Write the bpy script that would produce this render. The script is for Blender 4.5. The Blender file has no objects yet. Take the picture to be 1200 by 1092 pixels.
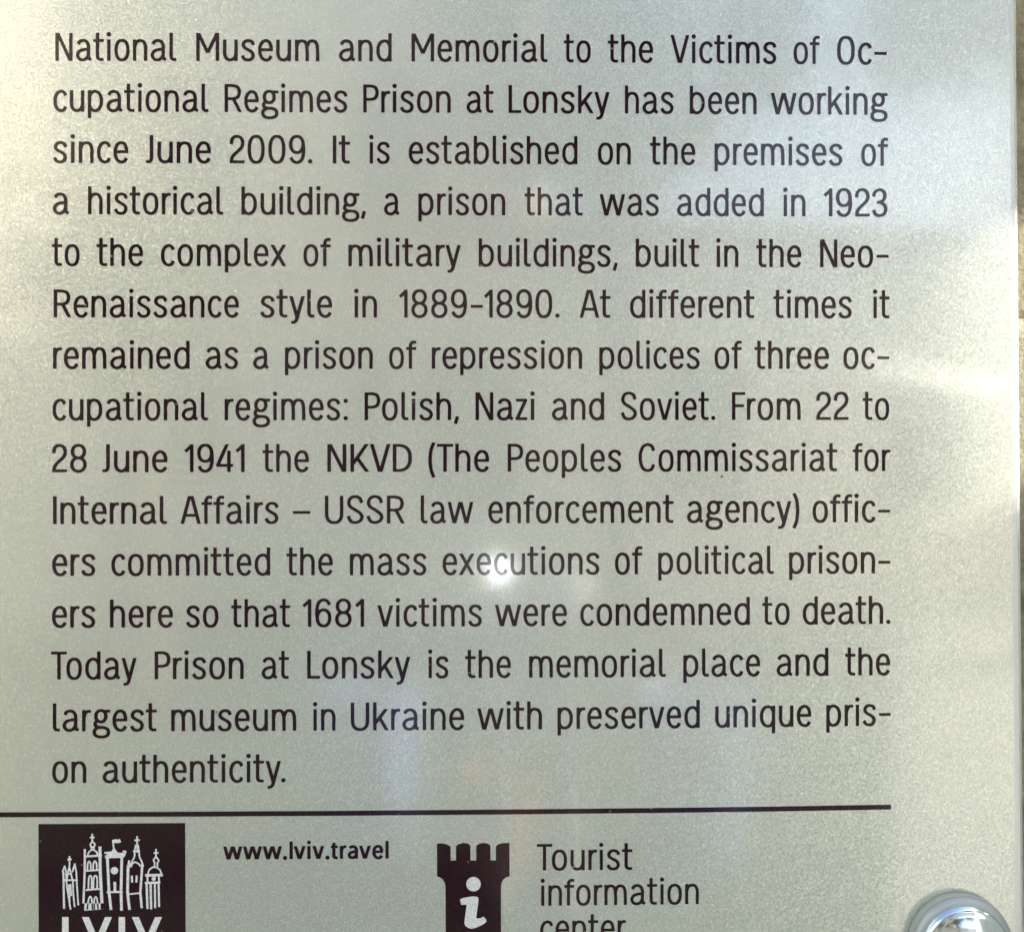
import bpy, bmesh, math, random
import numpy as np
from mathutils import Vector, Matrix
from mathutils.geometry import tessellate_polygon, delaunay_2d_cdt

random.seed(7)
R = math.radians
scene = bpy.context.scene
COL = scene.collection

# ------------------------------------------------------------------ camera
SGN_Z = 1.5                    # height of the camera's foot point on the sign
MM = 0.00025                   # metres on the sign for one pixel of the photograph
FPX, PW, PH = 1100.0, 1200.0, 1092.0
CAM_D = 0.275
YAW, PITCH = R(1.0), R(0.62)
cam = bpy.data.cameras.new('camera')
cam.sensor_fit = 'HORIZONTAL'
cam.sensor_width = 36.0
cam.lens = 36.0 * FPX / PW
cam.clip_start = 0.01
cam.clip_end = 500
camo = bpy.data.objects.new('camera', cam)
COL.objects.link(camo)
camo.location = (0, -CAM_D, SGN_Z)
camo.rotation_euler = (R(90) + PITCH, 0, -YAW)
scene.camera = camo

# ------------------------------------------------------------------ world, sun, exposure
SUN_AZ, SUN_EL = R(75), R(22)          # azimuth measured from the sign's normal towards the right
SUN = Vector((math.cos(SUN_EL) * math.sin(SUN_AZ), -math.cos(SUN_EL) * math.cos(SUN_AZ), math.sin(SUN_EL)))
world = bpy.data.worlds.new('World')
scene.world = world
world.use_nodes = True
nt = world.node_tree
bgn = nt.nodes['Background']
sky = nt.nodes.new('ShaderNodeTexSky')
sky.sky_type = 'NISHITA'
sky.sun_disc = False
sky.sun_elevation = SUN_EL
sky.sun_rotation = math.atan2(SUN.x, SUN.y)
sky.dust_density = 3.0
nt.links.new(sky.outputs[0], bgn.inputs[0])
bgn.inputs[1].default_value = 0.15
sl = bpy.data.lights.new('sun', 'SUN')
sl.energy = 4.6
sl.angle = R(0.53)
sl.color = (1.0, 0.935, 0.82)
so = bpy.data.objects.new('sun', sl)
COL.objects.link(so)
so.rotation_euler = SUN.to_track_quat('Z', 'Y').to_euler()
vs = scene.view_settings
vs.view_transform = 'Standard'
vs.look = 'None'
vs.exposure = 1.88
vs.gamma = 1.0
vs.use_curve_mapping = False

# ------------------------------------------------------------------ pixel -> sign plane
_rot = camo.rotation_euler.to_matrix()
def px2(x, y, depth=0.0):
    """photo pixel -> point (X, Z) on the sign's front plane (y = depth)"""
    d = _rot @ Vector(((x - PW / 2) / FPX, -(y - PH / 2) / FPX, -1.0))
    t = (depth + CAM_D) / d.y
    return d.x * t, SGN_Z + d.z * t

# ------------------------------------------------------------------ tagging
def tag(o, label=None, cat=None, group=None, kind=None):
    if label: o['label'] = label
    if cat: o['category'] = cat
    if group: o['group'] = group
    if kind: o['kind'] = kind
    return o

def empty(name, loc):
    o = bpy.data.objects.new(name, None)
    o.empty_display_size = 0.02
    o.location = loc
    COL.objects.link(o)
    return o

def link_mesh(name, verts, faces, mat, parent=None, smooth=False):
    me = bpy.data.meshes.new(name)
    me.from_pydata([tuple(v) for v in verts], [], [tuple(f) for f in faces])
    me.materials.append(mat)
    me.update()
    if smooth:
        for p in me.polygons: p.use_smooth = True
    o = bpy.data.objects.new(name, me)
    COL.objects.link(o)
    if parent is not None:
        o.parent = parent
        o.matrix_parent_inverse = Matrix.Translation(parent.location).inverted()
    return o

def link_bm(name, bm, mat, parent=None, smooth=False):
    bmesh.ops.recalc_face_normals(bm, faces=bm.faces)
    me = bpy.data.meshes.new(name)
    bm.to_mesh(me); bm.free()
    me.materials.append(mat)
    if smooth:
        for p in me.polygons: p.use_smooth = True
    o = bpy.data.objects.new(name, me)
    COL.objects.link(o)
    if parent is not None:
        o.parent = parent
        o.matrix_parent_inverse = Matrix.Translation(parent.location).inverted()
    return o

def box(bm, lo, hi, bev=0.0):
    r = bmesh.ops.create_cube(bm, size=1.0)
    c = [(a + b) / 2 for a, b in zip(lo, hi)]; s = [b - a for a, b in zip(lo, hi)]
    for v in r['verts']:
        v.co = Vector((c[0] + v.co.x * s[0], c[1] + v.co.y * s[1], c[2] + v.co.z * s[2]))
    if bev > 0:
        es = list({e for v in r['verts'] for e in v.link_edges})
        bmesh.ops.bevel(bm, geom=es, offset=bev, segments=2, affect='EDGES', profile=0.5)

def lathe(profile, seg=96):
    """profile of (radius, height); axis +z"""
    vs_, fs = [], []
    n = len(profile)
    for k in range(seg):
        a = 2 * math.pi * k / seg
        for r, h in profile:
            vs_.append((r * math.cos(a), r * math.sin(a), h))
    for k in range(seg):
        k2 = (k + 1) % seg
        for i in range(n - 1):
            fs.append((k * n + i, k2 * n + i, k2 * n + i + 1, k * n + i + 1))
    return vs_, fs

# ------------------------------------------------------------------ materials
class M:
    def __init__(s, name):
        s.m = bpy.data.materials.new(name); s.m.use_nodes = True
        s.t = s.m.node_tree; s.b = s.t.nodes['Principled BSDF']
    def n(s, typ, **kw):
        nd = s.t.nodes.new(typ)
        for k, v in kw.items():
            if k in nd.inputs: nd.inputs[k].default_value = v
            else: setattr(nd, k, v)
        return nd
    def l(s, a, b): s.t.links.new(a, b)
    def set(s, **kw):
        for k, v in kw.items(): s.b.inputs[k.replace('_', ' ')].default_value = v
        return s
    def mix(s, fac, a, b):
        x = s.n('ShaderNodeMix', data_type='RGBA')
        for sock, v in ((x.inputs['Factor'], fac), (x.inputs['A'], a), (x.inputs['B'], b)):
            if hasattr(v, 'links'): s.l(v, sock)
            else: sock.default_value = v
        return x.outputs['Result']
    def ramp(s, src, p0, p1, c0=(0, 0, 0, 1), c1=(1, 1, 1, 1)):
        r = s.n('ShaderNodeValToRGB')
        r.color_ramp.elements[0].position = p0; r.color_ramp.elements[1].position = p1
        r.color_ramp.elements[0].color = c0; r.color_ramp.elements[1].color = c1
        s.l(src, r.inputs['Fac'])
        return r.outputs['Color']
    def coord(s): return s.n('ShaderNodeNewGeometry').outputs['Position']
    def noise(s, scale, detail=4, rough=0.55, vec=None):
        n_ = s.n('ShaderNodeTexNoise', Scale=scale, Detail=detail, Roughness=rough)
        s.l(vec or s.coord(), n_.inputs['Vector'])
        return n_.outputs['Fac']
    def bump(s, h, strength, dist):
        b = s.n('ShaderNodeBump', Strength=strength, Distance=dist)
        s.l(h, b.inputs['Height']); s.l(b.outputs[0], s.b.inputs['Normal'])

COAT_R = 0.10
COAT_IOR = 1.85
def dust(m, pos, c):
    for sc, lo, hi, colr in ((150.0, .035, .06, (.93, .93, .90, 1)), (75.0, .02, .035, (.16, .14, .10, 1))):
        v = m.n('ShaderNodeTexVoronoi', Scale=sc); m.l(pos, v.inputs['Vector'])
        sp = m.ramp(v.outputs['Distance'], lo, hi, (1, 1, 1, 1), (0, 0, 0, 1))
        sepc = m.n('ShaderNodeSeparateColor'); m.l(v.outputs['Color'], sepc.inputs[0])
        few = m.ramp(sepc.outputs[0], .75, .95)
        mul = m.n('ShaderNodeMath', operation='MULTIPLY'); m.l(sp, mul.inputs[0]); m.l(few, mul.inputs[1])
        c = m.mix(mul.outputs[0], c, colr)
    return c

def film_material():
    """silver flake film under clear acrylic"""
    m = M('silver_flake_film')
    m.set(Metallic=0.0, Roughness=0.6, Specular_IOR_Level=.2, Coat_Weight=1.0, Coat_Roughness=COAT_R, Coat_IOR=COAT_IOR)
    p2 = m.n('ShaderNodeBsdfPrincipled')
    for k, v in (('Metallic', 1.0), ('Roughness', .29), ('Coat Weight', 1.0), ('Coat Roughness', COAT_R), ('Coat IOR', COAT_IOR)): p2.inputs[k].default_value = v
    pos = m.coord()
    v = m.n('ShaderNodeTexVoronoi', Scale=1.0 / 0.00027, feature='F1'); m.l(pos, v.inputs['Vector'])
    v2 = m.n('ShaderNodeTexVoronoi', Scale=1.0 / 0.00032, feature='F1'); m.l(pos, v2.inputs['Vector'])
    # flakes tilt at random
    sub = m.n('ShaderNodeVectorMath', operation='SUBTRACT'); m.l(v.outputs['Color'], sub.inputs[0]); sub.inputs[1].default_value = (.5, .5, .5)
    sc_ = m.n('ShaderNodeVectorMath', operation='SCALE'); m.l(sub.outputs[0], sc_.inputs[0]); sc_.inputs['Scale'].default_value = 0.22
    geo = m.n('ShaderNodeNewGeometry')
    add = m.n('ShaderNodeVectorMath', operation='ADD'); m.l(geo.outputs['Normal'], add.inputs[0]); m.l(sc_.outputs[0], add.inputs[1])
    nm = m.n('ShaderNodeVectorMath', operation='NORMALIZE'); m.l(add.outputs[0], nm.inputs[0])
    m.l(nm.outputs[0], p2.inputs['Normal'])
    # flakes differ a little in brightness, a few are much brighter
    sep = m.n('ShaderNodeSeparateColor'); m.l(v.outputs['Color'], sep.inputs[0])
    sep2 = m.n('ShaderNodeSeparateColor'); m.l(v2.outputs['Color'], sep2.inputs[0])
    base = m.mix(m.ramp(sep.outputs[0], 0.0, 1.0), (.655, .705, .65, 1), (.79, .845, .785, 1))
    base = m.mix(m.ramp(sep2.outputs[1], 0.90, 0.97), base, (.95, .97, .92, 1))
    cloud = m.noise(14, 3)
    base2 = m.mix(m.ramp(cloud, .35, .7), base, (.725, .75, .68, 1))
    mm_ = m.mix(0.25, base, base2)
    # wiped smears: the gloss varies, settled dust specks
    smear = m.n('ShaderNodeTexNoise', Scale=1.0, Detail=5.0, Roughness=.6, Distortion=.6)
    mp = m.n('ShaderNodeMapping'); mp.inputs['Scale'].default_value = (22, 1, 9); mp.inputs['Rotation'].default_value = (0, .35, 0)
    m.l(pos, mp.inputs['Vector']); m.l(mp.outputs[0], smear.inputs['Vector'])
    mr = m.n('ShaderNodeMapRange'); m.l(smear.outputs['Fac'], mr.inputs[0])
    for k, q in ((1, .3), (2, .72), (3, .05), (4, .12)): mr.inputs[k].default_value = q
    m.l(mr.outputs[0], m.b.inputs['Coat Roughness']); m.l(mr.outputs[0], p2.inputs['Coat Roughness'])
    mm_ = dust(m, pos, mm_)
    m.l(mm_, m.b.inputs['Base Color']); m.l(mm_, p2.inputs['Base Color'])
    mx = m.n('ShaderNodeMixShader'); mx.inputs[0].default_value = .56
    m.l(m.b.outputs[0], mx.inputs[1]); m.l(p2.outputs[0], mx.inputs[2])
    m.l(mx.outputs[0], m.t.nodes['Material Output'].inputs['Surface'])
    return m.m

def ink_material(name, col, specks=True, rough=0.4):
    m = M(name)
    m.set(Roughness=rough, Coat_Weight=1.0, Coat_Roughness=COAT_R, Coat_IOR=1.52, Specular_IOR_Level=0.05)
    pos = m.coord()
    n1 = m.noise(2600, 2)
    c = m.mix(m.ramp(n1, .3, .75), tuple(x * .8 for x in col) + (1,), tuple(min(1, x * 1.35) for x in col) + (1,))
    if specks:
        v = m.n('ShaderNodeTexVoronoi', Scale=260.0); m.l(pos, v.inputs['Vector'])
        sp = m.ramp(v.outputs['Distance'], .06, .11, (1, 1, 1, 1), (0, 0, 0, 1))
        sepc = m.n('ShaderNodeSeparateColor'); m.l(v.outputs['Color'], sepc.inputs[0])
        few = m.ramp(sepc.outputs[0], .62, .95)
        mul = m.n('ShaderNodeMath', operation='MULTIPLY'); m.l(sp, mul.inputs[0]); m.l(few, mul.inputs[1])
        c = m.mix(mul.outputs[0], c, (.40, .34, .36, 1))
    m.l(c, m.b.inputs['Base Color'])
    return m.m

FILM = film_material()
INK = ink_material('dark_plum_ink', (.020, .0035, .0105))
WHITE_INK = ink_material('white_ink', (.74, .82, .87), specks=False)

def simple(name, col, rough=.6, metal=0.0, var=.2, scale=6.0, bump=0.0, bscale=40.0, bdist=.01):
    m = M(name); m.set(Roughness=rough, Metallic=metal)
    n1 = m.noise(scale, 5)
    c = m.mix(m.ramp(n1, .3, .7), tuple(x * (1 - var) for x in col) + (1,), tuple(min(1, x * (1 + var)) for x in col) + (1,))
    m.l(c, m.b.inputs['Base Color'])
    if bump > 0: m.bump(m.noise(bscale, 6), bump, bdist)
    return m.m

def edge_material():
    m = M('polished_acrylic_edge')
    m.set(Base_Color=(.88, .93, .88, 1), Roughness=.25, IOR=1.49, Transmission_Weight=.15, Coat_Weight=.6, Coat_Roughness=.08)
    return m.m
EDGE = edge_material()
m = M('polished_chrome'); m.set(Base_Color=(.76, .86, .95, 1), Metallic=1.0, Roughness=.13)
m.bump(m.noise(900, 3), .05, .0003)
CHROME = m.m
m = M('satin_steel'); m.set(Base_Color=(.50, .54, .53, 1), Metallic=.6, Roughness=.55)
m.bump(m.noise(2500, 3), .15, .0002)
SATIN = m.m

# ------------------------------------------------------------------ lettering: stroked glyphs
def cr(pts, sub=7):
    """smooth curve through points (centripetal-free Catmull-Rom)"""
    P = [np.array(p, float) for p in pts]
    P = [2 * P[0] - P[1]] + P + [2 * P[-1] - P[-2]]
    out = []
    for i in range(1, len(P) - 2):
        p0, p1, p2, p3 = P[i - 1:i + 3]
        for k in range(sub):
            t = k / sub
            out.append(.5 * ((2 * p1) + (-p0 + p2) * t + (2 * p0 - 5 * p1 + 4 * p2 - p3) * t * t + (-p0 + 3 * p1 - 3 * p2 + p3) * t ** 3))
    out.append(P[-2])
    return [tuple(p) for p in out]

def se(cx, cy, rx, ry, n=2.3, k=56):
    o = []
    for i in range(k + 1):
        a = 2 * math.pi * i / k
        c, s = math.cos(a), math.sin(a)
        o.append((cx + rx * math.copysign(abs(c) ** (2 / n), c), cy + ry * math.copysign(abs(s) ** (2 / n), s)))
    return o

def mir(pts, w): return [(w - x, y) for x, y in pts]
def rot(pts, w, h): return [(w - x, h - y) for x, y in pts]
def sh(pts, dx): return [(x + dx, y) for x, y in pts]

H, XH, AS = 32.6, 25.0, 32.8
ARCH = cr([(2.2, 16.5), (3.2, 20.2), (5.4, 22.7), (8.8, 23.7), (12.9, 22.2), (15.1, 16.8), (15.1, 8), (15.1, 0)])
MARCH = cr([(2.2, 17), (3.2, 20.6), (5.0, 22.9), (7.9, 23.7), (11.6, 22.4), (13.6, 17.5), (14.05, 8), (14.05, 0)])
BOWL = cr([(15.8, 18), (13.7, 22.2), (9.4, 23.9), (4.8, 21.8), (2.3, 16.8), (2.0, 12.5), (2.3, 8.2), (4.8, 3.2), (9.4, 1.1), (13.7, 2.8), (15.8, 7)])
SIX = [se(9.2, 22.1, 7.2, 9.45, 2.2), cr([(16.4, 23), (16.9, 18), (16.8, 12), (15.4, 5.6), (12.5, 2.0), (8.7, 1.0), (4.7, 2.7), (2.1, 6.8)])]
OPENC = cr([(14.4, 19.0), (12.6, 22.5), (8.9, 23.9), (4.7, 21.8), (2.3, 16.8), (2.0, 12.5), (2.3, 8.2), (4.7, 3.2), (8.9, 1.1), (12.6, 2.5), (14.4, 6.0)])
ESTR = cr([(14.95, 13.2), (14.8, 17), (12.9, 22), (8.7, 23.9), (4.6, 21.8), (2.2, 16.8), (2.0, 12.5), (2.3, 8.2), (4.7, 3.2), (9.1, 1.1), (12.9, 2.5), (15.1, 5.9)])
CX, CH = (-1e3, XH), (0, H)
BX = (0, XH)
# glyph: list of strokes (points, clip) or ('dot', x, y, r)
G = {
 'n': [([(2, -1), (2, 26)], BX), (ARCH, (0, 99))],
 'h': [([(2, -1), (2, 34)], (0, AS)), (ARCH, (0, 99))],
 'm': [([(2, -1), (2, 26)], BX), (MARCH, (0, 99)), (sh(MARCH, 12.05), (0, 99))],
 'u': [([(15.1, -1), (15.1, 26)], BX), (rot(ARCH, 17.1, 25), (-9, XH))],
 'r': [([(2, -1), (2, 26)], BX), (cr([(2.2, 16), (3.2, 20), (5.2, 22.6), (7.6, 23.5), (10.4, 23.3)]), None)],
 'o': [(se(9.1, 12.5, 7.1, 11.4, 2.35), None)],
 'c': [(OPENC, None)],
 'e': [(ESTR, None), ([(2, 13.2), (16.9, 13.2)], None)],
 's': [(cr([(14.5, 18.8), (12.6, 22.5), (8.6, 23.9), (4.4, 22.6), (2.6, 18.8), (4.2, 15.5), (8.2, 13.1), (12.3, 10.4), (13.9, 6.6), (12.3, 2.6), (8.1, 1.1), (3.8, 2.4), (1.4, 6.2)]), None)],
 'a': [(cr([(2.7, 19.4), (4.6, 22.5), (8.8, 23.9), (13, 22.2), (15.1, 17.5), (15.1, 10), (15.1, 5.4), (15.9, 2.6), (18.6, 1.4)]), None),
       (cr([(15.1, 13.7), (10, 13.3), (4.6, 11.5), (2.0, 7), (3.8, 2.6), (8, 1.1), (12.4, 2.7), (15.1, 6.8)]), None)],
 'd': [([(16, -1), (16, 34)], (0, AS)), (BOWL, None)],
 'b': [([(2, -1), (2, 34)], (0, AS)), (mir(BOWL, 18), None)],
 'p': [([(2, -9), (2, 26)], (-7.4, XH)), (mir(BOWL, 18), None)],
 'q': [([(16, -9), (16, 26)], (-7.4, XH)), (BOWL, None)],
 'l': [(cr([(2, 34), (2, 20), (2, 6.2), (2.7, 3.0), (4.6, 1.6), (8.1, 1.7)]), (-9, AS))],
 't': [(cr([(5.1, 34), (5.1, 20), (5.1, 6.2), (5.9, 3.0), (8.2, 1.6), (12.2, 1.7)]), (-9, AS)), ([(0, 23.7), (12.5, 23.7)], None)],
 'i': [([(2, -1), (2, 26)], BX), ('dot', 2, 31, 2.65)],
 'f': [(cr([(5.3, -1), (5.3, 12), (5.3, 25.6), (6.2, 29.6), (8.6, 31.2), (12.5, 30.9)]), (0, 99)), ([(0, 23.7), (12.4, 23.7)], None)],
 'k': [([(2, -1), (2, 34)], (0, AS)), ([(2.8, 8.6), (15.6, 25.8)], BX), ([(7.2, 15.2), (16.2, -.8)], BX)],
 'v': [([(1.9, 25.6), (9.0, -.5)], BX), ([(16.7, 25.6), (9.6, -.5)], BX)],
 'w': [([(1.9, 25.6), (8.0, -.5)], BX), ([(15.2, 25.6), (8.3, -.5)], BX), ([(15.6, 25.6), (22.5, -.5)], BX), ([(28.9, 25.6), (22.8, -.5)], BX)],
 'x': [([(2.0, 25.6), (16.8, -.6)], BX), ([(16.7, 25.6), (1.9, -.6)], BX)],
 'y': [([(1.9, 25.6), (8.9, .4)], (-9, XH)), (cr([(16.1, 26.6), (12.5, 13), (9.1, 0), (7.7, -3.8), (5.6, -5.6), (2.3, -5.8)]), (-20, XH))],
 'z': [([(0.4, 23.35), (13.2, 23.35)], None), ([(12.1, 24.2), (1.5, .8)], BX), ([(0, 1.65), (13.6, 1.65)], None)],
 'g': [(se(9.6, 17.7, 5.75, 6.65, 2.2), None), (cr([(13.0, 22.6), (15.6, 23.6), (20.4, 23.6)]), None),
       (cr([(5.2, 12.4), (3.2, 9.6), (3.4, 6.6), (6.6, 4.9), (11, 4.5)]), None), (se(10.2, -1.1, 8.2, 5.55, 2.35), None)],
 'N': [([(2.1, -1), (2.1, 34)], CH), ([(18.7, -1), (18.7, 34)], CH), ([(2.2, 33.6), (18.6, -1)], CH)],
 'M': [([(2.1, -1), (2.1, 34)], CH), ([(24.6, -1), (24.6, 34)], CH), ([(2.2, 33.4), (13.35, 9.6)], CH), ([(24.5, 33.4), (13.35, 9.6)], CH)],
 'O': [(se(10.4, 16.3, 8.3, 15.2, 2.45), None)],
 'V': [([(1.9, 33.2), (10.9, -.5)], CH), ([(20.6, 33.2), (11.6, -.5)], CH)],
 'D': [([(2.1, -1), (2.1, 34)], CH), (cr([(2, 30.95), (6, 30.95), (10, 30.6), (15.2, 28), (18.4, 22.4), (18.9, 16.3), (18.4, 10.2), (15.2, 4.6), (10, 2.0), (6, 1.65), (2, 1.65)]), None)],
 'P': [([(2.1, -1), (2.1, 34)], CH), (cr([(2, 30.95), (6, 30.95), (10, 30.8), (14.5, 28.8), (16.3, 23.2), (14.5, 17.4), (10, 15.4), (6, 15.25), (2, 15.25)]), None)],
 'R': [([(2.1, -1), (2.1, 34)], CH), (cr([(2, 30.95), (6, 30.95), (10.5, 30.8), (15.6, 28.8), (17.5, 23.2), (15.6, 17.6), (10.5, 15.7), (6, 15.6), (2, 15.6)]), None), ([(10.2, 16), (18.8, -.8)], (0, 16))],
 'L': [([(2.1, -1), (2.1, 34)], CH), ([(2, 1.65), (14.7, 1.65)], None)],
 'I': [([(2.1, -1), (2.1, 34)], CH)],
 'J': [(cr([(6.4, 34), (6.4, 20), (6.4, 7), (5.7, 3.4), (3.9, 1.7), (0.2, 1.8)]), (-9, H))],
 'K': [([(2.1, -1), (2.1, 34)], CH), ([(3.2, 9.8), (18.6, 33.6)], CH), ([(7.2, 16.6), (19, -.9)], CH)],
 'A': [([(1.8, -.7), (10.6, 33.2)], CH), ([(21.6, -.7), (12.8, 33.2)], CH), ([(4.6, 10), (18.8, 10)], None)],
 'T': [([(0, 30.95), (18.5, 30.95)], None), ([(9.25, -1), (9.25, 31)], (0, 33))],
 'U': [(cr([(2.1, 34), (2.1, 22), (2.1, 10.6), (3.3, 5.2), (6.5, 2), (10.6, 1.1), (14.7, 2), (17.9, 5.2), (19.1, 10.6), (19.1, 22), (19.1, 34)]), (-9, H))],
 'S': [(cr([(17.4, 24.0), (15, 29.6), (9.8, 31.5), (4.8, 29.8), (2.5, 24.6), (4.2, 19.7), (9.8, 16.0), (15.2, 12.1), (17.6, 7.8), (15.4, 3.1), (10, 1.1), (4.8, 2.8), (1.7, 8.8)]), None)],
 'C': [(cr([(18.2, 24.3), (15.8, 29.7), (10.7, 31.5), (5.4, 29), (2.5, 22), (2.0, 16.3), (2.5, 10.6), (5.4, 3.6), (10.7, 1.1), (15.8, 2.9), (18.2, 8.3)]), None)],
 'F': [([(2.1, -1), (2.1, 34)], CH), ([(2, 30.95), (15.7, 30.95)], None), ([(2, 16.6), (14.2, 16.6)], None)],
 '0': [(se(9.9, 16.3, 7.9, 15.2, 2.4), None)],
 '1': [([(8.4, -1), (8.4, 34)], CH), ([(1.2, 24.2), (8.9, 31.4)], CH)],
 '2': [(cr([(1.8, 22.3), (2.7, 27.6), (5.0, 30.5), (8.7, 31.4), (13, 29.7), (15.2, 24.6), (14.1, 19.2), (10.4, 14.9), (5.6, 10.4), (2.8, 6.2), (2.0, 1.2)]), (0, 99)), ([(0.2, 1.65), (17.2, 1.65)], None)],
 '3': [(cr([(2, 23.4), (3.6, 28.6), (8.6, 31.4), (13.3, 29.7), (15.2, 24.9), (13.5, 19.6), (9.2, 16.9), (6, 16.7)]), None),
       (cr([(6.2, 16.7), (9.7, 16.6), (14.1, 14.0), (16.2, 8.8), (14.3, 3.4), (9.3, 1.1), (4.1, 2.8), (2, 7.8)]), None)],
 '4': [([(13.0, 33.6), (1.7, 7.4)], (6.2, H)), ([(0.4, 7.8), (19.3, 7.8)], None), ([(14.6, -1), (14.6, 25)], (0, 99))],
 '6': [(rot(p, 18.8, H), None) for p in SIX],
 '9': [(p, None) for p in SIX],
 '8': [(se(9.65, 24.1, 6.9, 7.4, 2.1), None), (se(9.65, 8.9, 7.6, 7.85, 2.1), None)],
 '.': [('dot', 2.5, 2.4, 2.55)],
 ':': [('dot', 2.5, 2.4, 2.55), ('dot', 2.5, 22.6, 2.55)],
 ',': [([(4.0, 4.4), (1.6, -4.4)], None)],
 '-': [([(0, 13.1), (14.3, 13.1)], None)],
 '–': [([(0, 13.1), (20.4, 13.1)], None)],
 '(': [(cr([(6.4, 34.3), (3.2, 26), (2, 14), (3.2, 2), (6.4, -6.6)]), None)],
 ')': [(cr([(1.6, 34.3), (4.8, 26), (6, 14), (4.8, 2), (1.6, -6.6)]), None)],
}
# left / right side bearings
SB = {k: (2.1, 2.1) for k in G}
SB.update({'a': (2.0, 1.2), 't': (.5, 1.4), 'f': (.7, .2), 'l': (2.3, 1.0), 'i': (2.2, 2.2), 'o': (1.9, 1.9), 'c': (1.9, 1.1), 'e': (1.9, 1.6),
           's': (1.5, 1.5), 'r': (2.2, .2), 'v': (.6, .6), 'w': (.6, .6), 'x': (.6, .6), 'y': (.5, .5), 'k': (2.2, .5), 'g': (1.2, .8), 'z': (1, 1),
           'n': (2.2, 2.0), 'm': (2.4, 2.2), 'T': (.6, .2), 'V': (.4, .4), 'A': (.5, .4), 'P': (2.4, .6), 'F': (2.4, .4), 'L': (2.4, .4), 'K': (2.4, .4),
           'R': (2.4, 1.0), '1': (1.8, 2.2), '2': (1.6, 1.4), '9': (1.9, 1.6), '4': (.8, .8), '-': (2.0, .6), '.': (1.4, 2), ',': (.8, 1), 'J': (.6, 2.4),
           '3': (1.4, 1.9), 'S': (1.5, 1.4), '(': (2, .8), ')': (.8, 2)})

def stroke_sdf(X, Y, pts, hx, hy, clip=None, d0=None):
    """distance to a stroke with butt ends; half width blends hx (upright) and hy (level)"""
    P = np.array(pts, float)
    keep = [0] + [i for i in range(1, len(P)) if np.hypot(*(P[i] - P[i - 1])) > 1e-6]
    P = P[keep]
    closed = np.hypot(*(P[0] - P[-1])) < 1e-4
    seg = P[1:] - P[:-1]
    L = np.hypot(seg[:, 0], seg[:, 1])
    cum = np.concatenate([[0], np.cumsum(L)])
    D = np.full(X.shape, 1e9)
    t0, t1 = seg[0] / L[0], seg[-1] / L[-1]
    for i in range(len(seg)):
        u = seg[i] / L[i]
        hw = hy + (hx - hy) * abs(u[1])
        rx, ry = X - P[i, 0], Y - P[i, 1]
        t = np.clip(rx * u[0] + ry * u[1], 0, L[i])
        d = np.hypot(rx - t * u[0], ry - t * u[1]) - hw
        if not closed:
            if cum[i] < 1.3 * hw: d = np.maximum(d, -((X - P[0, 0]) * t0[0] + (Y - P[0, 1]) * t0[1]))
            if cum[-1] - cum[i + 1] < 1.3 * hw: d = np.maximum(d, (X - P[-1, 0]) * t1[0] + (Y - P[-1, 1]) * t1[1])
        D = np.minimum(D, d)
    if clip is not None:
        D = np.maximum(D, np.maximum(clip[0] - Y, Y - clip[1]))
    return D

def contours(F, x0, y0, st):
    """marching squares at level 0 (inside < 0): closed loops"""
    ny, nx = F.shape
    segs = {}
    ins = F < 0
    def ev(a, b, va, vb): return va / (va - vb)
    def edge_pt(key):
        k, j, i = key
        if k == 0:
            t = F[j, i] / (F[j, i] - F[j, i + 1]); return (x0 + (i + t) * st, y0 + j * st)
        t = F[j, i] / (F[j, i] - F[j + 1, i]); return (x0 + i * st, y0 + (j + t) * st)
    c = ins[:-1, :-1] * 1 + ins[:-1, 1:] * 2 + ins[1:, 1:] * 4 + ins[1:, :-1] * 8
    T = {1: [('L', 'B')], 2: [('B', 'R')], 3: [('L', 'R')], 4: [('R', 'T')], 5: [('L', 'T'), ('R', 'B')], 6: [('B', 'T')], 7: [('L', 'T')],
         8: [('T', 'L')], 9: [('T', 'B')], 10: [('B', 'L'), ('T', 'R')], 11: [('T', 'R')], 12: [('R', 'L')], 13: [('R', 'B')], 14: [('B', 'L')]}
    nxt = {}
    for j, i in zip(*np.nonzero((c > 0) & (c < 15))):
        E = {'B': (0, j, i), 'T': (0, j + 1, i), 'L': (1, j, i), 'R': (1, j, i + 1)}
        for a, b in T[int(c[j, i])]:
            nxt[E[a]] = E[b]
    loops = []
    while nxt:
        k0, k = nxt.popitem()
        lp = [k0]
        while k != k0:
            lp.append(k)
            k = nxt.pop(k, k0)
        if len(lp) > 5: loops.append([edge_pt(k) for k in lp])
    return loops

def simplify(lp, tol):
    P = np.array(lp)
    def dp(a, b):
        if b - a < 2: return []
        A, B = P[a], P[b]
        v = B - A; l = np.hypot(*v)
        Q = P[a + 1:b] - A
        d = np.abs(Q[:, 0] * v[1] - Q[:, 1] * v[0]) / l if l > 1e-9 else np.hypot(Q[:, 0], Q[:, 1])
        k = int(np.argmax(d))
        if d[k] < tol: return []
        k += a + 1
        return dp(a, k) + [k] + dp(k, b)
    n = len(P)
    far = int(np.argmax(np.hypot(P[:, 0] - P[0, 0], P[:, 1] - P[0, 1])))
    P = np.concatenate([P, P[:1]])
    idx = [0] + dp(0, far) + [far] + dp(far, n)
    return [tuple(P[i]) for i in idx]

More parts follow.
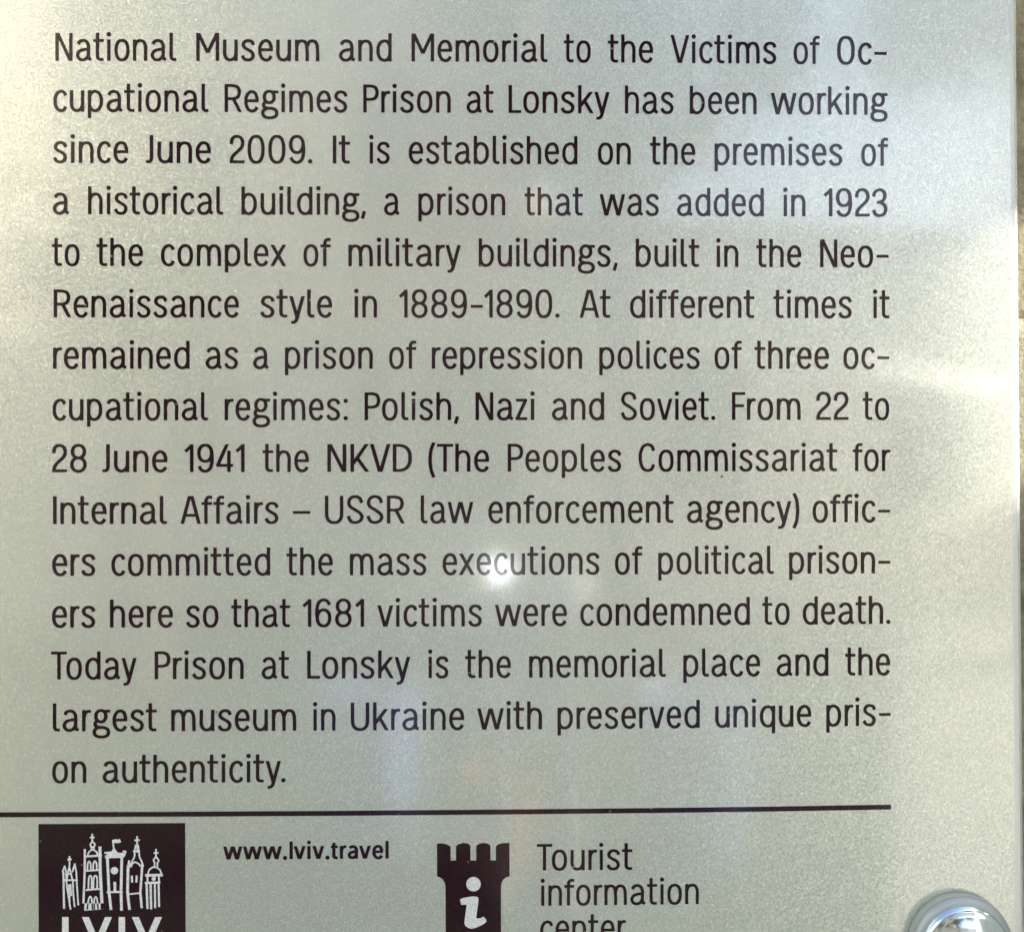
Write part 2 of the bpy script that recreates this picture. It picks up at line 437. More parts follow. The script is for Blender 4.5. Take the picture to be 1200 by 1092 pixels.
def build_shape(strokes, hx, hy, st=0.42, tol=0.05):
    """strokes -> (loops, tris, points) of the filled union"""
    allp = []
    for s in strokes:
        if s[0] == 'dot': allp += [(s[1] - s[3], s[2] - s[3]), (s[1] + s[3], s[2] + s[3])]
        else: allp += list(s[0])
    A = np.array(allp)
    x0, y0 = A.min(0) - hx - 2 * st; x1, y1 = A.max(0) + hx + 2 * st
    X, Y = np.meshgrid(np.arange(x0, x1 + st, st), np.arange(y0, y1 + st, st))
    F = np.full(X.shape, 1e9)
    for s in strokes:
        if s[0] == 'dot': d = np.hypot(X - s[1], Y - s[2]) - s[3]
        elif s[0] == 'fill': d = poly_sdf(X, Y, s[1])
        else:
            k = s[2] if len(s) > 2 else 1.0
            d = stroke_sdf(X, Y, s[0], hx * k, hy * k, s[1])
        F = np.minimum(F, d)
    F[np.abs(F) < 1e-7] = 1e-7
    loops = [simplify(l, tol) for l in contours(F, x0, y0, st)]
    loops = [l for l in loops if len(l) > 2]
    pts = [p for l in loops for p in l]
    tris, extra = tess(loops)
    return loops, tris, pts + extra

def inside(p, l):
    c = False
    for (x1, y1), (x2, y2) in zip(l, l[1:] + l[:1]):
        if (y1 > p[1]) != (y2 > p[1]) and p[0] < (x2 - x1) * (p[1] - y1) / (y2 - y1) + x1: c = not c
    return c

def tess(loops):
    """constrained Delaunay triangles kept by the even-odd rule"""
    V, E, b = [], [], 0
    for l in loops:
        n = len(l)
        V += [Vector(p) for p in l]
        E += [(b + i, b + (i + 1) % n) for i in range(n)]
        b += n
    ov, _, of, ovs, _, _ = delaunay_2d_cdt(V, E, [], 0, 1e-7)
    out, extra, idx = [], [], []
    for v, o in zip(ov, ovs):
        if o: idx.append(o[0])
        else:
            idx.append(len(V) + len(extra)); extra.append((v.x, v.y))
    for f in of:
        c = ((ov[f[0]].x + ov[f[1]].x + ov[f[2]].x) / 3, (ov[f[0]].y + ov[f[1]].y + ov[f[2]].y) / 3)
        if sum(inside(c, l) for l in loops) % 2: out.append(tuple(idx[i] for i in f))
    return out, extra

_cache = {}
def glyph(ch, hx, hy, xs=1.0, alt=None):
    key = (ch, hx, hy, xs, alt is not None)
    if key not in _cache:
        src = (alt or {}).get(ch, G[ch])
        st = []
        for s in src:
            if s[0] == 'dot': st.append(('dot', s[1] * xs, s[2], s[3] * hx / 2.0))
            else: st.append(([(x * xs, y) for x, y in s[0]], s[1]))
        _cache[key] = build_shape(st, hx, hy)
    return _cache[key]

class Print:
    """collects flat printed shapes (photo pixels) and links them as one raised mesh on the sign"""
    def __init__(s): s.v, s.f = [], []
    def add(s, shape, fn, z0, z1):
        loops, tris, pts = shape
        b = len(s.v)
        n = len(pts)
        q = [px2(*fn(p)) for p in pts]
        s.v += [(x, -z1, z) for x, z in q] + [(x, -z0, z) for x, z in q]
        for t in tris:
            a_, b_, c_ = t
            ax, ay = q[a_]; bx_, by_ = q[b_]; cx_, cy_ = q[c_]
            if (bx_ - ax) * (cy_ - ay) - (by_ - ay) * (cx_ - ax) < 0: t = (a_, c_, b_)
            s.f.append(tuple(b + i for i in t))
        k = 0
        for l in loops:
            m_ = len(l)
            for i in range(m_):
                a_, b_ = k + i, k + (i + 1) % m_
                s.f.append((b + a_, b + n + a_, b + n + b_, b + b_))
            k += m_
    def link(s, name, mat, parent): return link_mesh(name, s.v, s.f, mat, parent)

INK_Z = 0.00010
def word(pr, text, x0, x1, base, scale=1.0, hx=2.0, hy=1.66, xs=1.0, alt=None, z0=0.0, z1=INK_Z):
    """set a word so that its ink runs from pixel x0 to x1; base(x) gives the baseline"""
    gl = [glyph(c, hx, hy, xs, alt) for c in text]
    pos, x = [], 0.0
    for i, c in enumerate(text):
        mx = min(p[0] for p in gl[i][2]); Mx = max(p[0] for p in gl[i][2])
        l, r = SB[c]
        if i: x += l
        if i and (text[i - 1], c) in KERN: x += KERN[(text[i - 1], c)]
        pos.append(x - mx)
        x += Mx - mx
        end = x
        x += r
    k = (x1 - x0) / end
    for g, px in zip(gl, pos):
        pr.add(g, lambda p: (x0 + (p[0] + px) * k, base(x0 + (p[0] + px) * k) - p[1] * scale), z0, z1)
    return k
KERN = {('T', 'o'): -2.5, ('F', 'r'): -.6, ('P', 'o'): -.6, ('f', 'f'): .4, ('-', '1'): -1.2, ('9', '-'): .6, ('o', '-'): .4, ('y', '.'): -1.6, ('A', 'f'): -.4, ('r', 'g'): .2}

def quad_base(l, m_, r, xl=63.0, xm=560.0, xr=1040.0):
    c = np.polyfit([xl, xm, xr], [l, m_, r], 2)
    return lambda x: float(np.polyval(c, x))

# ------------------------------------------------------------------ THE SIGN
sx, sz = px2(560, 1092)
sign = empty('information_sign', (sx, 0.0, SGN_Z - 0.17))
tag(sign, 'silver acrylic information plaque printed with dark justified English text about a prison museum', 'sign')

# front sheet: right edge follows the photo
xr_film = px2(1186.6, 546)[0]
xr_edge_front = px2(1190, 546)[0]
xr_edge = px2(1196.3, 546)[0]
xl_edge = -0.235
z_top, z_bot = SGN_Z + 0.36, SGN_Z - 0.175
TH = 0.008
bm = bmesh.new()
box(bm, (xl_edge, 0.0, z_bot), (xr_film, TH, z_top))
panel = link_bm('panel', bm, FILM, sign)
# clear polished border with a chamfer
v = []
prof = [(xr_film, 0.0), (xr_edge_front, 0.0), (xr_edge, 0.0016), (xr_edge, TH), (xr_film, TH)]
for z in (z_bot, z_top):
    v += [(x + (0.0009 if z == z_bot else -0.0004), y, z) if x > xr_film + 1e-6 else (x, y, z) for x, y in prof]
f = [(i, (i + 1) % 5, 5 + (i + 1) % 5, 5 + i) for i in range(5)] + [(4, 3, 2, 1, 0), (5, 6, 7, 8, 9)]
link_mesh('polished_edge', v, f, EDGE, sign)

LINES = [
 ((71.7, 72.8, 76.2), 'National 65 206.7|Museum 230 374.3|and 397.3 459|Memorial 482.3 641.7|to 660.7 692.3|the 712.3 765.3|Victims 785.7 910|of 930 960.7|Oc- 981 1039'),
 ((131.2, 132.6, 135.0), 'cupational 62.7 244.3|Regimes 263.3 407.3|Prison 425.7 528.3|at 546.7 578.3|Lonsky 596 714.3|has 732.3 789.7|been 808.3 886.7|working 903.3 1040'),
 ((191.2, 192.4, 194.6), 'since 62.3 150.3|June 171 247.3|2009. 269 366|It 390 410.3|is 432.7 457|established 479 676.7|on 700.7 739.3|the 761.7 814.7|premises 837.3 987.3|of 1009.3 1040.7'),
 ((251.3, 252.4, 254.1), 'a 62 81|historical 103.3 261.7|building, 283 429|a 450 468.3|prison 490.3 592.3|that 614.7 683|was 702.7 772.3|added 793.3 895|in 917.7 944|1923 965 1040'),
 ((311.8, 312.4, 313.6), 'to 61 93.3|the 113.3 167.7|complex 188.7 335.3|of 355.7 387.7|military 408.3 540|buildings, 561 724|built 745 819.3|in 839.3 865.3|the 886 939|Neo- 961 1041.3'),
 ((372.0, 372.3, 373.0), 'Renaissance 63 280|style 305 389.3|in 415 442|1889-1890. 467.3 655.7|At 679.3 715.3|different 738.3 884|times 906.3 998.3|it 1023 1042.3'),
 ((432.3, 432.2, 432.4), 'remained 62.3 222.3|as 241 279.3|a 296.7 315|prison 334 437|of 456 488|repression 506 682.3|polices 702.3 820.3|of 837.3 869.3|three 884.3 971.3|oc- 988.3 1042'),
 ((492.7, 492.3, 492.0), 'cupational 61.7 243.7|regimes: 263.3 407.7|Polish, 427.3 538|Nazi 557.3 626.7|and 646.7 708|Soviet. 727.3 838.3|From 857.7 938.3|22 956.3 994.3|to 1011 1042'),
 ((553.3, 552.7, 552.0), '28 61 101.7|June 120 196.3|1941 216 286.7|the 307.7 362|NKVD 383.7 482.7|(The 502 573.3|Peoples 595 728.3|Commissariat 748.3 981|for 999 1043.3'),
 ((614.0, 613.0, 611.9), 'Internal 62.3 195.7|Affairs 211.7 326.7|– 343.3 363.7|USSR 380.7 474.3|law 493 554.7|enforcement 572.3 789.3|agency) 805 936.7|offic- 952.3 1043'),
 ((674.6, 673.4, 671.7), 'ers 61.3 112|committed 130.7 316.7|the 335.7 390|mass 410 500|executions 518.7 702.7|of 720.7 752.7|political 771.3 906.7|prison- 924.7 1043.3'),
 ((735.2, 733.6, 730.8), 'ers 61 112|here 129 202.7|so 218 256|that 271 340|1681 354.3 426.7|victims 442.3 565|were 580 664.3|condemned 680 878.7|to 893.3 925.3|death. 940.7 1043.3'),
 ((795.9, 794.0, 790.9), 'Today 60 160|Prison 181.3 285.7|at 306.7 338.7|Lonsky 360 480.7|is 501.7 525.7|the 545 598.7|memorial 620 780.3|place 800.7 890.7|and 910 970.7|the 990.3 1043'),
 ((856.6, 854.7, 849.9), 'largest 62 183.7|museum 200.7 347.3|in 366.7 393.3|Ukraine 411 544|with 559.3 635.3|preserved 653.3 820|unique 838 950.7|pris- 968.3 1043.7'),
 ((917.0, 915.0, 911.0), 'on 61.3 101.3|authenticity. 120.3 334.7'),
]
for (l, m_, r), txt in LINES:
    pr = Print()
    base = quad_base(l, m_, r)
    for w in txt.split('|'):
        t, a, b = w.split(' ')
        k = word(pr, t, float(a), float(b), base)
        if abs(k - 1) > .06: print('WORDFIT', t, round(k, 3))
    pr.link('text_line', INK, sign)

def rect_print(name, pts, z0, z1, mat, parent):
    """polygon given in photo pixels"""
    n = len(pts)
    tris = tessellate_polygon([[Vector((x, y, 0)) for x, y in pts]])
    p = Print(); p.add(([pts], tris, pts), lambda q: q, z0, z1)
    return p.link(name, mat, parent)

# divider rule
ctr = [(-60, 954.6), (0, 954.2), (200, 953.6), (400, 952.5), (600, 950.9), (760, 949.3), (900, 947.6), (1044, 945.2)]
up = [(x, y - 2.85) for x, y in ctr]; dn = [(x, y + 2.85) for x, y in ctr[::-1]]
rect_print('divider_line', up + dn, 0, INK_Z, INK, sign)

# city logo: dark square with hand drawn towers and capital letters
logo = rect_print('logo_square', [(45.2, 965.2), (131, 964.6), (217, 963.9), (217.6, 1092), (218, 1136), (45.6, 1138)], 0, INK_Z, INK, sign)
def q6(pts): return [(30 + x / 6.0, 930 + y / 6.0) for x, y in pts]
def tower(strokes, dots=(), name='tower_drawing'):
    st = []
    for s in strokes:
        k = s[1] if isinstance(s, tuple) else 1.0
        p = s[0] if isinstance(s, tuple) else s
        st.append((q6(p), None, k))
    for x, y, r in dots: st.append(('dot', 30 + x / 6, 930 + y / 6, r / 6))
    sh_ = build_shape(st, 0.92, 0.92, st=0.16, tol=0.012)
    pr = Print(); pr.add(sh_, lambda p: p, INK_Z, INK_Z + 0.00006)
    pr.link(name, WHITE_INK, logo)
tower([  # gothic church
    ([(267, 548), (272, 805)], 1.25), [(268, 550), (262, 545), (276, 505), (286, 545), (288, 600), (292, 650), (318, 810)],
    [(310, 435), (310, 500), (308, 520)], [(296, 459), (325, 457)], [(308, 510), (298, 560), (290, 600)], [(308, 510), (320, 555), (330, 600)],
    [(330, 548), (347, 490), (358, 548), (362, 640), (372, 780)], [(266, 604), (368, 604)], [(312, 790), (306, 640), (318, 635), (322, 715)],
    [(334, 600), (336, 690), (346, 792)], [(300, 560), (322, 560)]])
tower([  # cathedral bell tower
    ([(418, 385), (417, 540), (406, 818)], 1.35), ([(524, 368), (526, 540), (540, 808)], 1.9), [(412, 540), (530, 532)], ([(420, 438), (538, 430)], 1.3),
    [(470, 278), (470, 335)], [(454, 304), (486, 304)], [(470, 332), (456, 352), (462, 372), (466, 385)], [(470, 332), (490, 352), (482, 372), (480, 388)],
    cr([(438, 432), (446, 408), (472, 390), (500, 406), (508, 430)]), [(462, 372), (484, 372)],
    cr([(436, 532), (438, 490), (448, 472), (458, 490), (460, 530)]), cr([(476, 530), (478, 488), (488, 470), (500, 488), (502, 528)]),
    ([(424, 674), (528, 664)], 1.1), cr([(442, 668), (446, 592), (456, 572), (466, 592), (466, 664)]), cr([(478, 664), (480, 590), (492, 572), (504, 592), (504, 662)]),
    cr([(434, 810), (444, 740), (456, 720), (466, 740), (472, 812)]), cr([(484, 812), (484, 742), (494, 722), (504, 740), (512, 812)])])
tower([  # town hall with flag
    ([(576, 440), (588, 690), (602, 812)], 1.7), ([(678, 430), (672, 690), (676, 818)], 1.7), ([(560, 440), (688, 436)], 1.9), ([(572, 424), (690, 422)], 2.0),
    ([(556, 412), (620, 408)], 1.0), ([(684, 402), (704, 404), (690, 440)], 1.2), [(596, 415), (612, 402), (622, 380), (632, 400), (648, 415)], ([(612, 405), (634, 408)], 2.2),
    [(614, 322), (622, 384)], ([(616, 336), (634, 328), (650, 332), (668, 326)], 2.2), ([(572, 688), (684, 686)], 1.25), ([(628, 616), (630, 686)], 1.7)],
    dots=[(626, 537, 26)])
tower([  # pointed church tower
    ([(722, 500), (718, 690), (732, 812)], 1.7), ([(822, 490), (808, 690), (818, 800)], 1.5), [(785, 295), (785, 360)], [(766, 324), (804, 322)],
    cr([(776, 355), (768, 400), (766, 440), (746, 480), (728, 510)]), cr([(792, 355), (798, 400), (802, 440), (816, 470), (824, 492)]), [(756, 402), (806, 402)],
    ([(730, 465), (722, 512)], 1.3), ([(714, 514), (736, 508)], 1.5), ([(812, 500), (832, 506)], 1.5), cr([(742, 512), (754, 486), (772, 478), (796, 490), (808, 506)]),
    ([(748, 572), (750, 620)], 1.25), ([(782, 570), (780, 620)], 1.25), ([(728, 702), (808, 694)], 1.0), [(786, 355), (786, 410)]])
tower([  # domed church
    [(918, 385), (918, 440)], [(902, 414), (936, 412)], [(918, 438), (900, 462), (908, 480), (908, 510)], [(918, 438), (938, 466), (928, 484), (928, 512)],
    ([(842, 570), (966, 568)], 1.7), cr([(860, 566), (872, 530), (906, 512), (944, 530), (956, 562)]), ([(840, 624), (948, 620)], 1.4), ([(858, 570), (858, 624)], 1.1), ([(938, 570), (940, 622)], 1.1),
    ([(852, 624), (858, 805)], 1.4), ([(880, 626), (884, 808)], 1.4), ([(910, 626), (912, 800)], 1.2), ([(936, 624), (940, 792)], 1.2)], dots=[(902, 594, 15)])
def letter(strokes, name='logo_letter'):
    st = [([(30 + x / 6, 930 + y / 6) for x, y in p], c) for p, c in strokes]
    pr = Print(); pr.add(build_shape(st, 3.75, 3.3, st=0.3, tol=0.03), lambda p: p, INK_Z, INK_Z + 0.00006)
    pr.link(name, WHITE_INK, logo)
cl = (1073.8, 1104.5)
letter([([(281, 850), (281, 1060)], cl), ([(270, 1027), (372, 1027)], None)])
letter([([(408, 830), (504, 1056)], cl), ([(598, 830), (502, 1056)], cl)])
letter([([(678, 850), (678, 1060)], cl)])
letter([([(758, 830), (856, 1056)], cl), ([(950, 830), (852, 1056)], cl)])

# web address: heavier, wider lettering
ALT = {'l': [([(2, -1), (2, 34)], (0, 35.2))], 'i': [([(2, -1), (2, 26)], BX), ('dot', 2, 32.2, 2.3)],
       't': [(cr([(5.1, 31), (5.1, 20), (5.1, 7), (6.0, 3.4), (8.3, 2.0), (11.6, 2.2)]), None), ([(0, 23.2), (11.6, 23.2)], None)],
       'a': G['a'][:0] + [(cr([(3.0, 20.6), (5.2, 22.6), (9, 23.4), (12.8, 21.8), (14.4, 17.5), (14.4, 9), (14.4, 0)]), (0, 99)),
                          (cr([(14.4, 14.2), (9.5, 13.4), (4.4, 11.2), (2.6, 7), (4.2, 3), (8, 2.0), (12, 4.0), (14.4, 7.6)]), None)]}
pr = Print()
wb = lambda x: 1006.6 - (x - 262) * 0.0062
SBX = dict(SB)
word(pr, 'www.lviv.travel', 261.6, 455.6, wb, scale=0.605, hx=3.15, hy=2.5, xs=1.12, alt=ALT)
pr.link('web_address', INK, sign)

# information tower icon
ic = [(512.1, 988.0), (517, 987.7), (523, 988.6), (527.2, 990.8), (528.1, 992), (528.1, 1007.9), (534.4, 1007.8), (534.4, 991.2), (537, 988.8), (543, 987.2), (549, 988.2), (551.3, 990.6), (551.3, 1007.8),
      (558.1, 1007.7), (558.1, 990.8), (561, 988.4), (566.5, 987.1), (572, 988.2), (574.7, 990.6), (574.8, 1007.6), (581.1, 1007.6), (581.1, 991.2), (584, 988.8), (590, 987.4), (597, 987.1),
      (597.1, 1026.2), (593, 1027.4), (589.6, 1030.2), (587.6, 1034), (587.1, 1038), (587.2, 1132), (522.4, 1132), (522.1, 1038), (520.9, 1033), (518.6, 1029.6), (515.6, 1027.5), (512.2, 1026.4)]
icon = rect_print('tower_icon', ic, 0, INK_Z, INK, sign)
pr = Print()
pr.add(build_shape([('dot', 554.9, 1035.3, 8.45)], 1, 1, st=.3, tol=.02), lambda p: p, INK_Z, INK_Z + .00006)
ib = cr([(405, 772), (440, 757), (500, 745), (545, 742), (576, 750), (585, 776), (576, 850), (562, 955)]) + cr([(562, 955), (600, 952), (636, 938)]) + cr([(638, 940), (662, 982), (610, 1022), (525, 1053), (475, 1038), (450, 1004), (458, 920), (471, 820)]) + [(418, 822)]
ib = [(490 + x / 8.27, 960 + y / 8.27) for x, y in ib]
pr.add(([ib], tessellate_polygon([[Vector((x, y, 0)) for x, y in ib]]), ib), lambda p: p, INK_Z, INK_Z + .00006)
pr.link('letter_i', WHITE_INK, icon)

for t, a, b, y0_, y1_ in (('Tourist', 629, 741, 1019.4, 1018.6), ('information', 633.6, 819, 1060.8, 1058.8), ('center', 633, 733.6, 1102.2, 1101.4)):
    pr = Print()
    word(pr, t, a, b, lambda x: y0_ + (y1_ - y0_) * (x - a) / (b - a), scale=.945, hx=1.95, hy=1.66)
    pr.link('caption_line', INK, sign)

# ------------------------------------------------------------------ standoff bolt
ax, az = px2(1122, 1104.5)
bolt = empty('standoff_bolt', (ax, -0.0001, az))
tag(bolt, 'round chrome capped standoff bolt through the bottom right corner of the silver plaque', 'bolt')
bolt.rotation_euler = (R(90), 0, 0)
def lath(name, prof, mat, seg=128):
    vs_, fs = lathe(prof, seg)
    me = bpy.data.meshes.new(name); me.from_pydata(vs_, [], fs); me.materials.append(mat)
    for p in me.polygons: p.use_smooth = True
    o = bpy.data.objects.new(name, me); COL.objects.link(o); o.parent = bolt
    return o
lath('shade_ring', [(.006, 0), (.0150, .0001), (.01515, .0006), (.01515, .0021), (.0149, .0025), (.006, .0026)], simple('ring_shade_grey', (.40, .415, .36), .6))  # added grey ring, stands in for shade and reflection around the bolt
lath('washer', [(.006, .0026), (.0146, .0026), (.01475, .0028), (.0147, .0033), (.0132, .0044), (.0125, .0044)], SATIN)
cap = [(.01295, .00441), (.01300, .0047), (.01285, .0054), (.0124, .0060), (.01185, .0063), (.0113, .0064)]
for i in range(1, 15):
    r = .0113 * (1 - i / 14); cap.append((max(r, 1e-5), .0064 + .0030 * (1 - (r / .0113) ** 2)))
lath('cap', cap, CHROME)
lath('spacer', [(.0085, -.0281), (.0085, -.0083)], SATIN, 48)

# ------------------------------------------------------------------ wall behind the sign
m = M('rough_stucco'); m.set(Roughness=.95)
n1, n2 = m.noise(90, 8, .7), m.noise(14, 5)
c = m.mix(m.ramp(n1, .35, .68), (.30, .28, .17, 1), (.84, .74, .50, 1))
c = m.mix(m.ramp(n2, .4, .7), c, (.56, .52, .36, 1))
m.l(c, m.b.inputs['Base Color']); m.bump(m.noise(160, 9, .7), 1.0, .004)
STUCCO = m.m
wallroot = bpy.data.objects.new('stucco_wall', None)
WALL_Y = 0.0285
JOINT_Z = px2(1200, 361)[1]
bm = bmesh.new()
zs = [0.0, JOINT_Z - 1.2, JOINT_Z - .8, JOINT_Z - .4, JOINT_Z, JOINT_Z + .4, JOINT_Z + .8, JOINT_Z + 1.2, 3.4]
for a, b in zip(zs[:-1], zs[1:]):
    box(bm, (-1.6, WALL_Y, a + .0015), (2.6, WALL_Y + .3, b - .0015), .003)
bpy.data.objects.remove(wallroot)
wall = link_bm('stucco_wall', bm, STUCCO)
tag(wall, 'rough sandy stucco wall partly in sun seen right of the plaque', 'wall')
bm = bmesh.new(); box(bm, (-1.59, WALL_Y + .0012, .01), (2.59, WALL_Y + .29, 3.39))
link_bm('mortar', bm, simple('pale_mortar', (.72, .66, .48), .95, bump=.5, bscale=200, bdist=.002), wall)

# ------------------------------------------------------------------ added unseen slatted shutter right of the frame, it shapes the sun patch
SH_X = xr_edge + 0.9
zc = lambda px: SGN_Z + (558 - px) * MM + (SH_X - xr_edge) / SUN.x * SUN.z
blocker = empty('sun_patch_screen', (SH_X, -0.1, 0.8))
tag(blocker, 'added unseen white slatted shutter with one missing slat standing out from the wall', 'screen')
WOOD = simple('white_painted_wood', (.66, .66, .60), .7, bump=.3, bscale=60, bdist=.002)
gap_lo, gap_hi = zc(660), zc(165)
bm = bmesh.new()
box(bm, (SH_X, -1.1, gap_hi + .0245), (SH_X + .02, WALL_Y - .002, gap_hi + .376))
box(bm, (SH_X, -1.1, .75), (SH_X + .02, WALL_Y - .002, gap_lo - .0262))
link_bm('panel', bm, WOOD, blocker)
for k in range(8):
    t = .0012 + .0005 * k
    for z in (gap_hi - .016 + k * .0053, gap_lo + .020 - k * .0062):
        bm = bmesh.new(); box(bm, (SH_X + .004, -1.1, z - t / 2), (SH_X + .014, WALL_Y - .002, z + t / 2))
        link_bm('slat', bm, WOOD, blocker)
z = gap_lo + .024
while z < gap_hi - .018:
    bm = bmesh.new(); box(bm, (SH_X + .004, -1.1, z - .0005), (SH_X + .006, WALL_Y - .002, z + .0005)); link_bm('slat', bm, WOOD, blocker)
    z += .0051
ylim = -(SH_X - px2(1045, 400)[0]) / SUN.x * -SUN.y
bm = bmesh.new(); box(bm, (SH_X - .001, -1.12, .74), (SH_X + .021, ylim, gap_hi + .377)); link_bm('stile', bm, WOOD, blocker)

# ------------------------------------------------------------------ the street the sign faces
def plane(name, x0, x1, y0, y1, z, mat, kind='structure'):
    o = link_mesh(name, [(x0, y0, z), (x1, y0, z), (x1, y1, z), (x0, y1, z)], [(0, 1, 2, 3)], mat)
    o['kind'] = kind
    return o
plane('ground', -120, 120, -160, 20, 0.0, simple('asphalt', (.034, .034, .033), .85, var=.15, scale=3, bump=.3))
plane('lawn', -30, 30, -7.6, -2.6, 0.004, simple('grass_turf', (.028, .06, .026), .9, var=.35, scale=8, bump=.6, bscale=60, bdist=.03))

o = link_mesh('pavement', [(1.25, -2.7, .008), (12, -2.7, .008), (12, -19, .008), (8.4, -19, .008)], [(3, 2, 1, 0)], simple('pale_flagstones', (.46, .45, .40), .85, var=.15, scale=2, bump=.3))
o['kind'] = 'structure'
o = link_mesh('path', [(-1.9, -2.7, .008), (-9, -2.7, .008), (-9, -6, .008), (-3.5, -6, .008)], [(0, 3, 2, 1)], simple('sandy_gravel', (.40, .31, .20), .9, var=.25, scale=5, bump=.4))
o['kind'] = 'structure'
CREAM = simple('cream_render', (.55, .53, .44), .9, var=.06, scale=1.5)
OCHRE = simple('warm_render', (.82, .71, .54), .9, var=.08, scale=1.5)
DARKGL = simple('dark_window_glass', (.03, .04, .045), .08)
TILE = simple('clay_tiles', (.30, .12, .07), .8)
WHITEP = simple('white_canvas', (.80, .79, .76), .8, var=.03)
def house(name, label, c, ang, w, dpt, h, mat, wins):
    root = empty(name, (c[0], c[1], 0)); tag(root, label, 'house'); root.rotation_euler = (0, 0, ang)
    def part(nm, bm, m_):
        o = link_bm(nm, bm, m_); o.parent = root; return o
    bm = bmesh.new(); box(bm, (-w / 2, -dpt, 0), (w / 2, 0, h)); part('wall', bm, mat)
    bm = bmesh.new(); box(bm, (-w / 2 - .3, -dpt - .3, h + .001), (w / 2 + .3, .3, h + .2)); part('roof', bm, TILE)
    for x, z, a, b in wins:
        bm = bmesh.new(); box(bm, (x - a / 2, .002, z), (x + a / 2, .03, z + b)); part('window', bm, DARKGL)
    return root
house('street_house', 'long warm rendered house across the lawn facing the plaque', (2.9, -9.6), R(-8), 8.0, 6, 3.9, OCHRE,
      [(-3.2, 1.2, 1.0, 1.5), (-.8, 1.2, 1.0, 1.5), (1.8, 1.2, 1.0, 1.5)])
house('tall_house', 'taller warm rendered house between the long house and the corner house', (-2.2, -10.4), R(4), 5.2, 6, 9.5, OCHRE,
      [(-1.2, 1.4, .9, 1.5), (1.0, 1.4, .9, 1.5), (-1.2, 4.6, .9, 1.5), (1.0, 4.6, .9, 1.5)])
ch = house('corner_house', 'tall cream rendered house side turned to the sun left across the lawn', (-6.0, -6.8), R(-52), 6.4, 5, 8.5, CREAM,
      [(-.2, .9, .9, 1.4)])
BRICK = simple('dark_brick_course', (.22, .13, .09), .9)
for z, hh in ((4.25, .13), (3.55, .10), (3.1, .16)):
    bm = bmesh.new(); box(bm, (-3.19, .002, z), (3.19, .06, z + hh)); o = link_bm('string_course', bm, BRICK); o.parent = ch
bd = empty('streak_board', (4.0, -8.0, 0)); bd.rotation_euler = (0, 0, R(-42))  # unseen board added to mirror as a pale streak
tag(bd, 'added unseen white blank board on two grey posts mirrored as a pale streak', 'board')
bm = bmesh.new(); box(bm, (-1.5, -.02, 2.27), (1.5, .02, 2.48)); o = link_bm('board', bm, WHITEP); o.parent = bd
for x in (-1.2, 1.2):
    bm = bmesh.new(); box(bm, (x - .03, -.08, 0), (x + .03, -.022, 2.5)); o = link_bm('post', bm, simple('grey_post', (.12, .12, .12))); o.parent = bd

def tree(x, y, hgt, rad, label, seed=5, nc=70):
    root = empty('street_tree', (x, y, 0)); tag(root, label, 'tree')
    rnd = random.Random(seed)
    vs_, fs = lathe([(.22, 0), (.16, .6), (.13, hgt - rad), (.05, hgt)], 14)
    o = link_mesh('trunk', vs_, fs, simple('bark', (.11, .085, .06), .9, bump=.6, bscale=20, bdist=.03), None, True); o.parent = root
    cl = []
    for i in range(nc):
        d = Vector((rnd.gauss(0, 1), rnd.gauss(0, 1), rnd.gauss(0, .8))).normalized() * rad * rnd.random() ** .4
        cl.append((d + Vector((0, 0, hgt)), rad * rnd.uniform(.16, .34)))
    v_, f_ = [], []
    for c, r in cl:
        for k in range(95):
            p = c + Vector((rnd.gauss(0, .55), rnd.gauss(0, .55), rnd.gauss(0, .45))) * r
            a = Vector((rnd.gauss(0, 1), rnd.gauss(0, 1), rnd.gauss(0, .6))).normalized()
            b = a.orthogonal().normalized()
            b.rotate(Matrix.Rotation(rnd.uniform(0, 6.28), 3, a))
            l = rnd.uniform(.09, .16); n = len(v_)
            v_ += [p - a * l, p + b * l * .45, p + a * l, p - b * l * .45]; f_.append((n, n + 1, n + 2, n + 3))
    o = link_mesh('crown', v_, f_, simple('leaves', (.07, .115, .035), .55, var=.35, scale=1.2)); o.parent = root

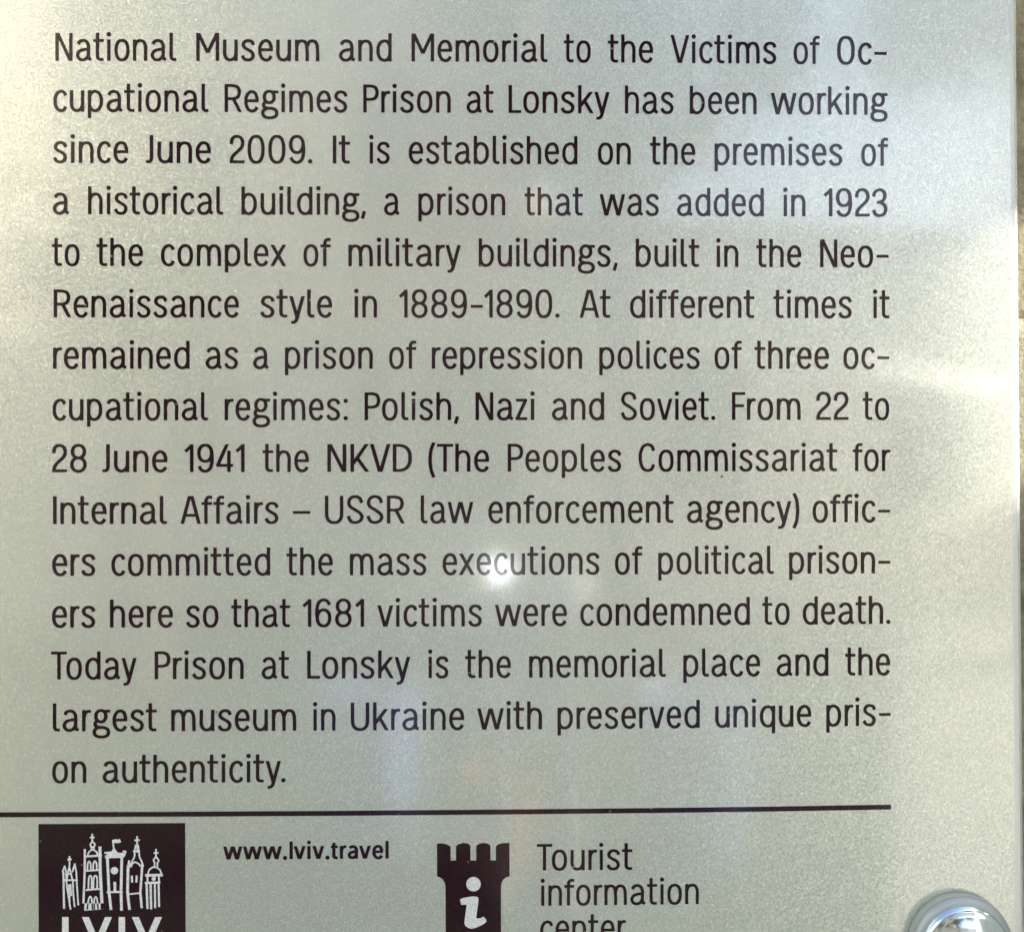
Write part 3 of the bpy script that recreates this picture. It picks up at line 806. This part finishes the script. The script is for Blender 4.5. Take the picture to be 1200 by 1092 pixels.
tree(4.4, -7.2, 6.3, 1.7, 'broad leafy street tree in front of the long warm house')
tree(1.1, -8.0, 5.3, 1.5, 'slim leafy street tree between the tall house and the long house', 9, 34)
tree(-2.5, -6.4, 2.75, .62, 'small clipped leafy tree in front of the corner house', 12, 26)

def proxy(x, y, r, h, colr, label):  # unseen tub added for the tints of a mirrored person
    root = empty('proxy_tub', (x, y, 0)); tag(root, label, 'proxy')
    vs_, fs = lathe([(r * .8, 0), (r, h), (r * 1.06, h), (r * 1.06, h + .04), (r * .95, h + .04), (r * .93, h - .02), (.001, h - .02)], 40)
    o = link_mesh('tub', vs_, fs, simple('glazed_blue', colr, .4)); o.parent = root
proxy(-.50, -3.5, .20, .62, (.20, .29, .60), 'added unseen blue glazed planter tub standing left of the lit bollard lamp')
proxy(.80, -3.5, .22, .60, (.22, .30, .58), 'added unseen blue glazed planter tub standing right of the unlit bollard lamp')
proxy(.03, -3.3, .15, .34, (.72, .40, .22), 'added unseen terracotta planter tub standing between the two blue tubs')

def orb(x, y, z, r, lit, label):  # unseen globe on a post, added to mirror as a bright spot
    root = empty('glint_orb', (x, y, 0)); tag(root, label, 'orb')
    vs_, fs = lathe([(.05, 0), (.05, .02), (.03, .03), (.028, z - r), (.0, z - r)], 32)
    o = link_mesh('post', vs_, fs, simple('grey_painted_post', (.2, .21, .2), .5), None, True); o.parent = root
    pf = [(max(r * math.sin(math.pi * i / 20), 1e-4), z - r * math.cos(math.pi * i / 20)) for i in range(21)]
    vs_, fs = lathe(pf, 40)
    m_ = M('glint_globe_lit' if lit else 'glint_globe')
    m_.set(Base_Color=(.85, .86, .87, 1), Roughness=.3)
    if lit: m_.set(Emission_Color=(.92, .97, 1, 1), Emission_Strength=lit)
    o = link_mesh('globe', vs_, fs, m_.m, None, True); o.parent = root
kk = MM * (1 + 3.0 / CAM_D)
orb((585 - 581) * kk, -3.0, SGN_Z - (668 - 558) * kk, 6.5 * kk, 32.0, 'added lit lamp with a small white globe mirrored in the middle of the plaque')
orb((668 - 581) * kk, -3.0, SGN_Z - (695 - 558) * kk, 26 * kk, 0, 'added unlit lamp with a milky globe mirrored beside the lit one')
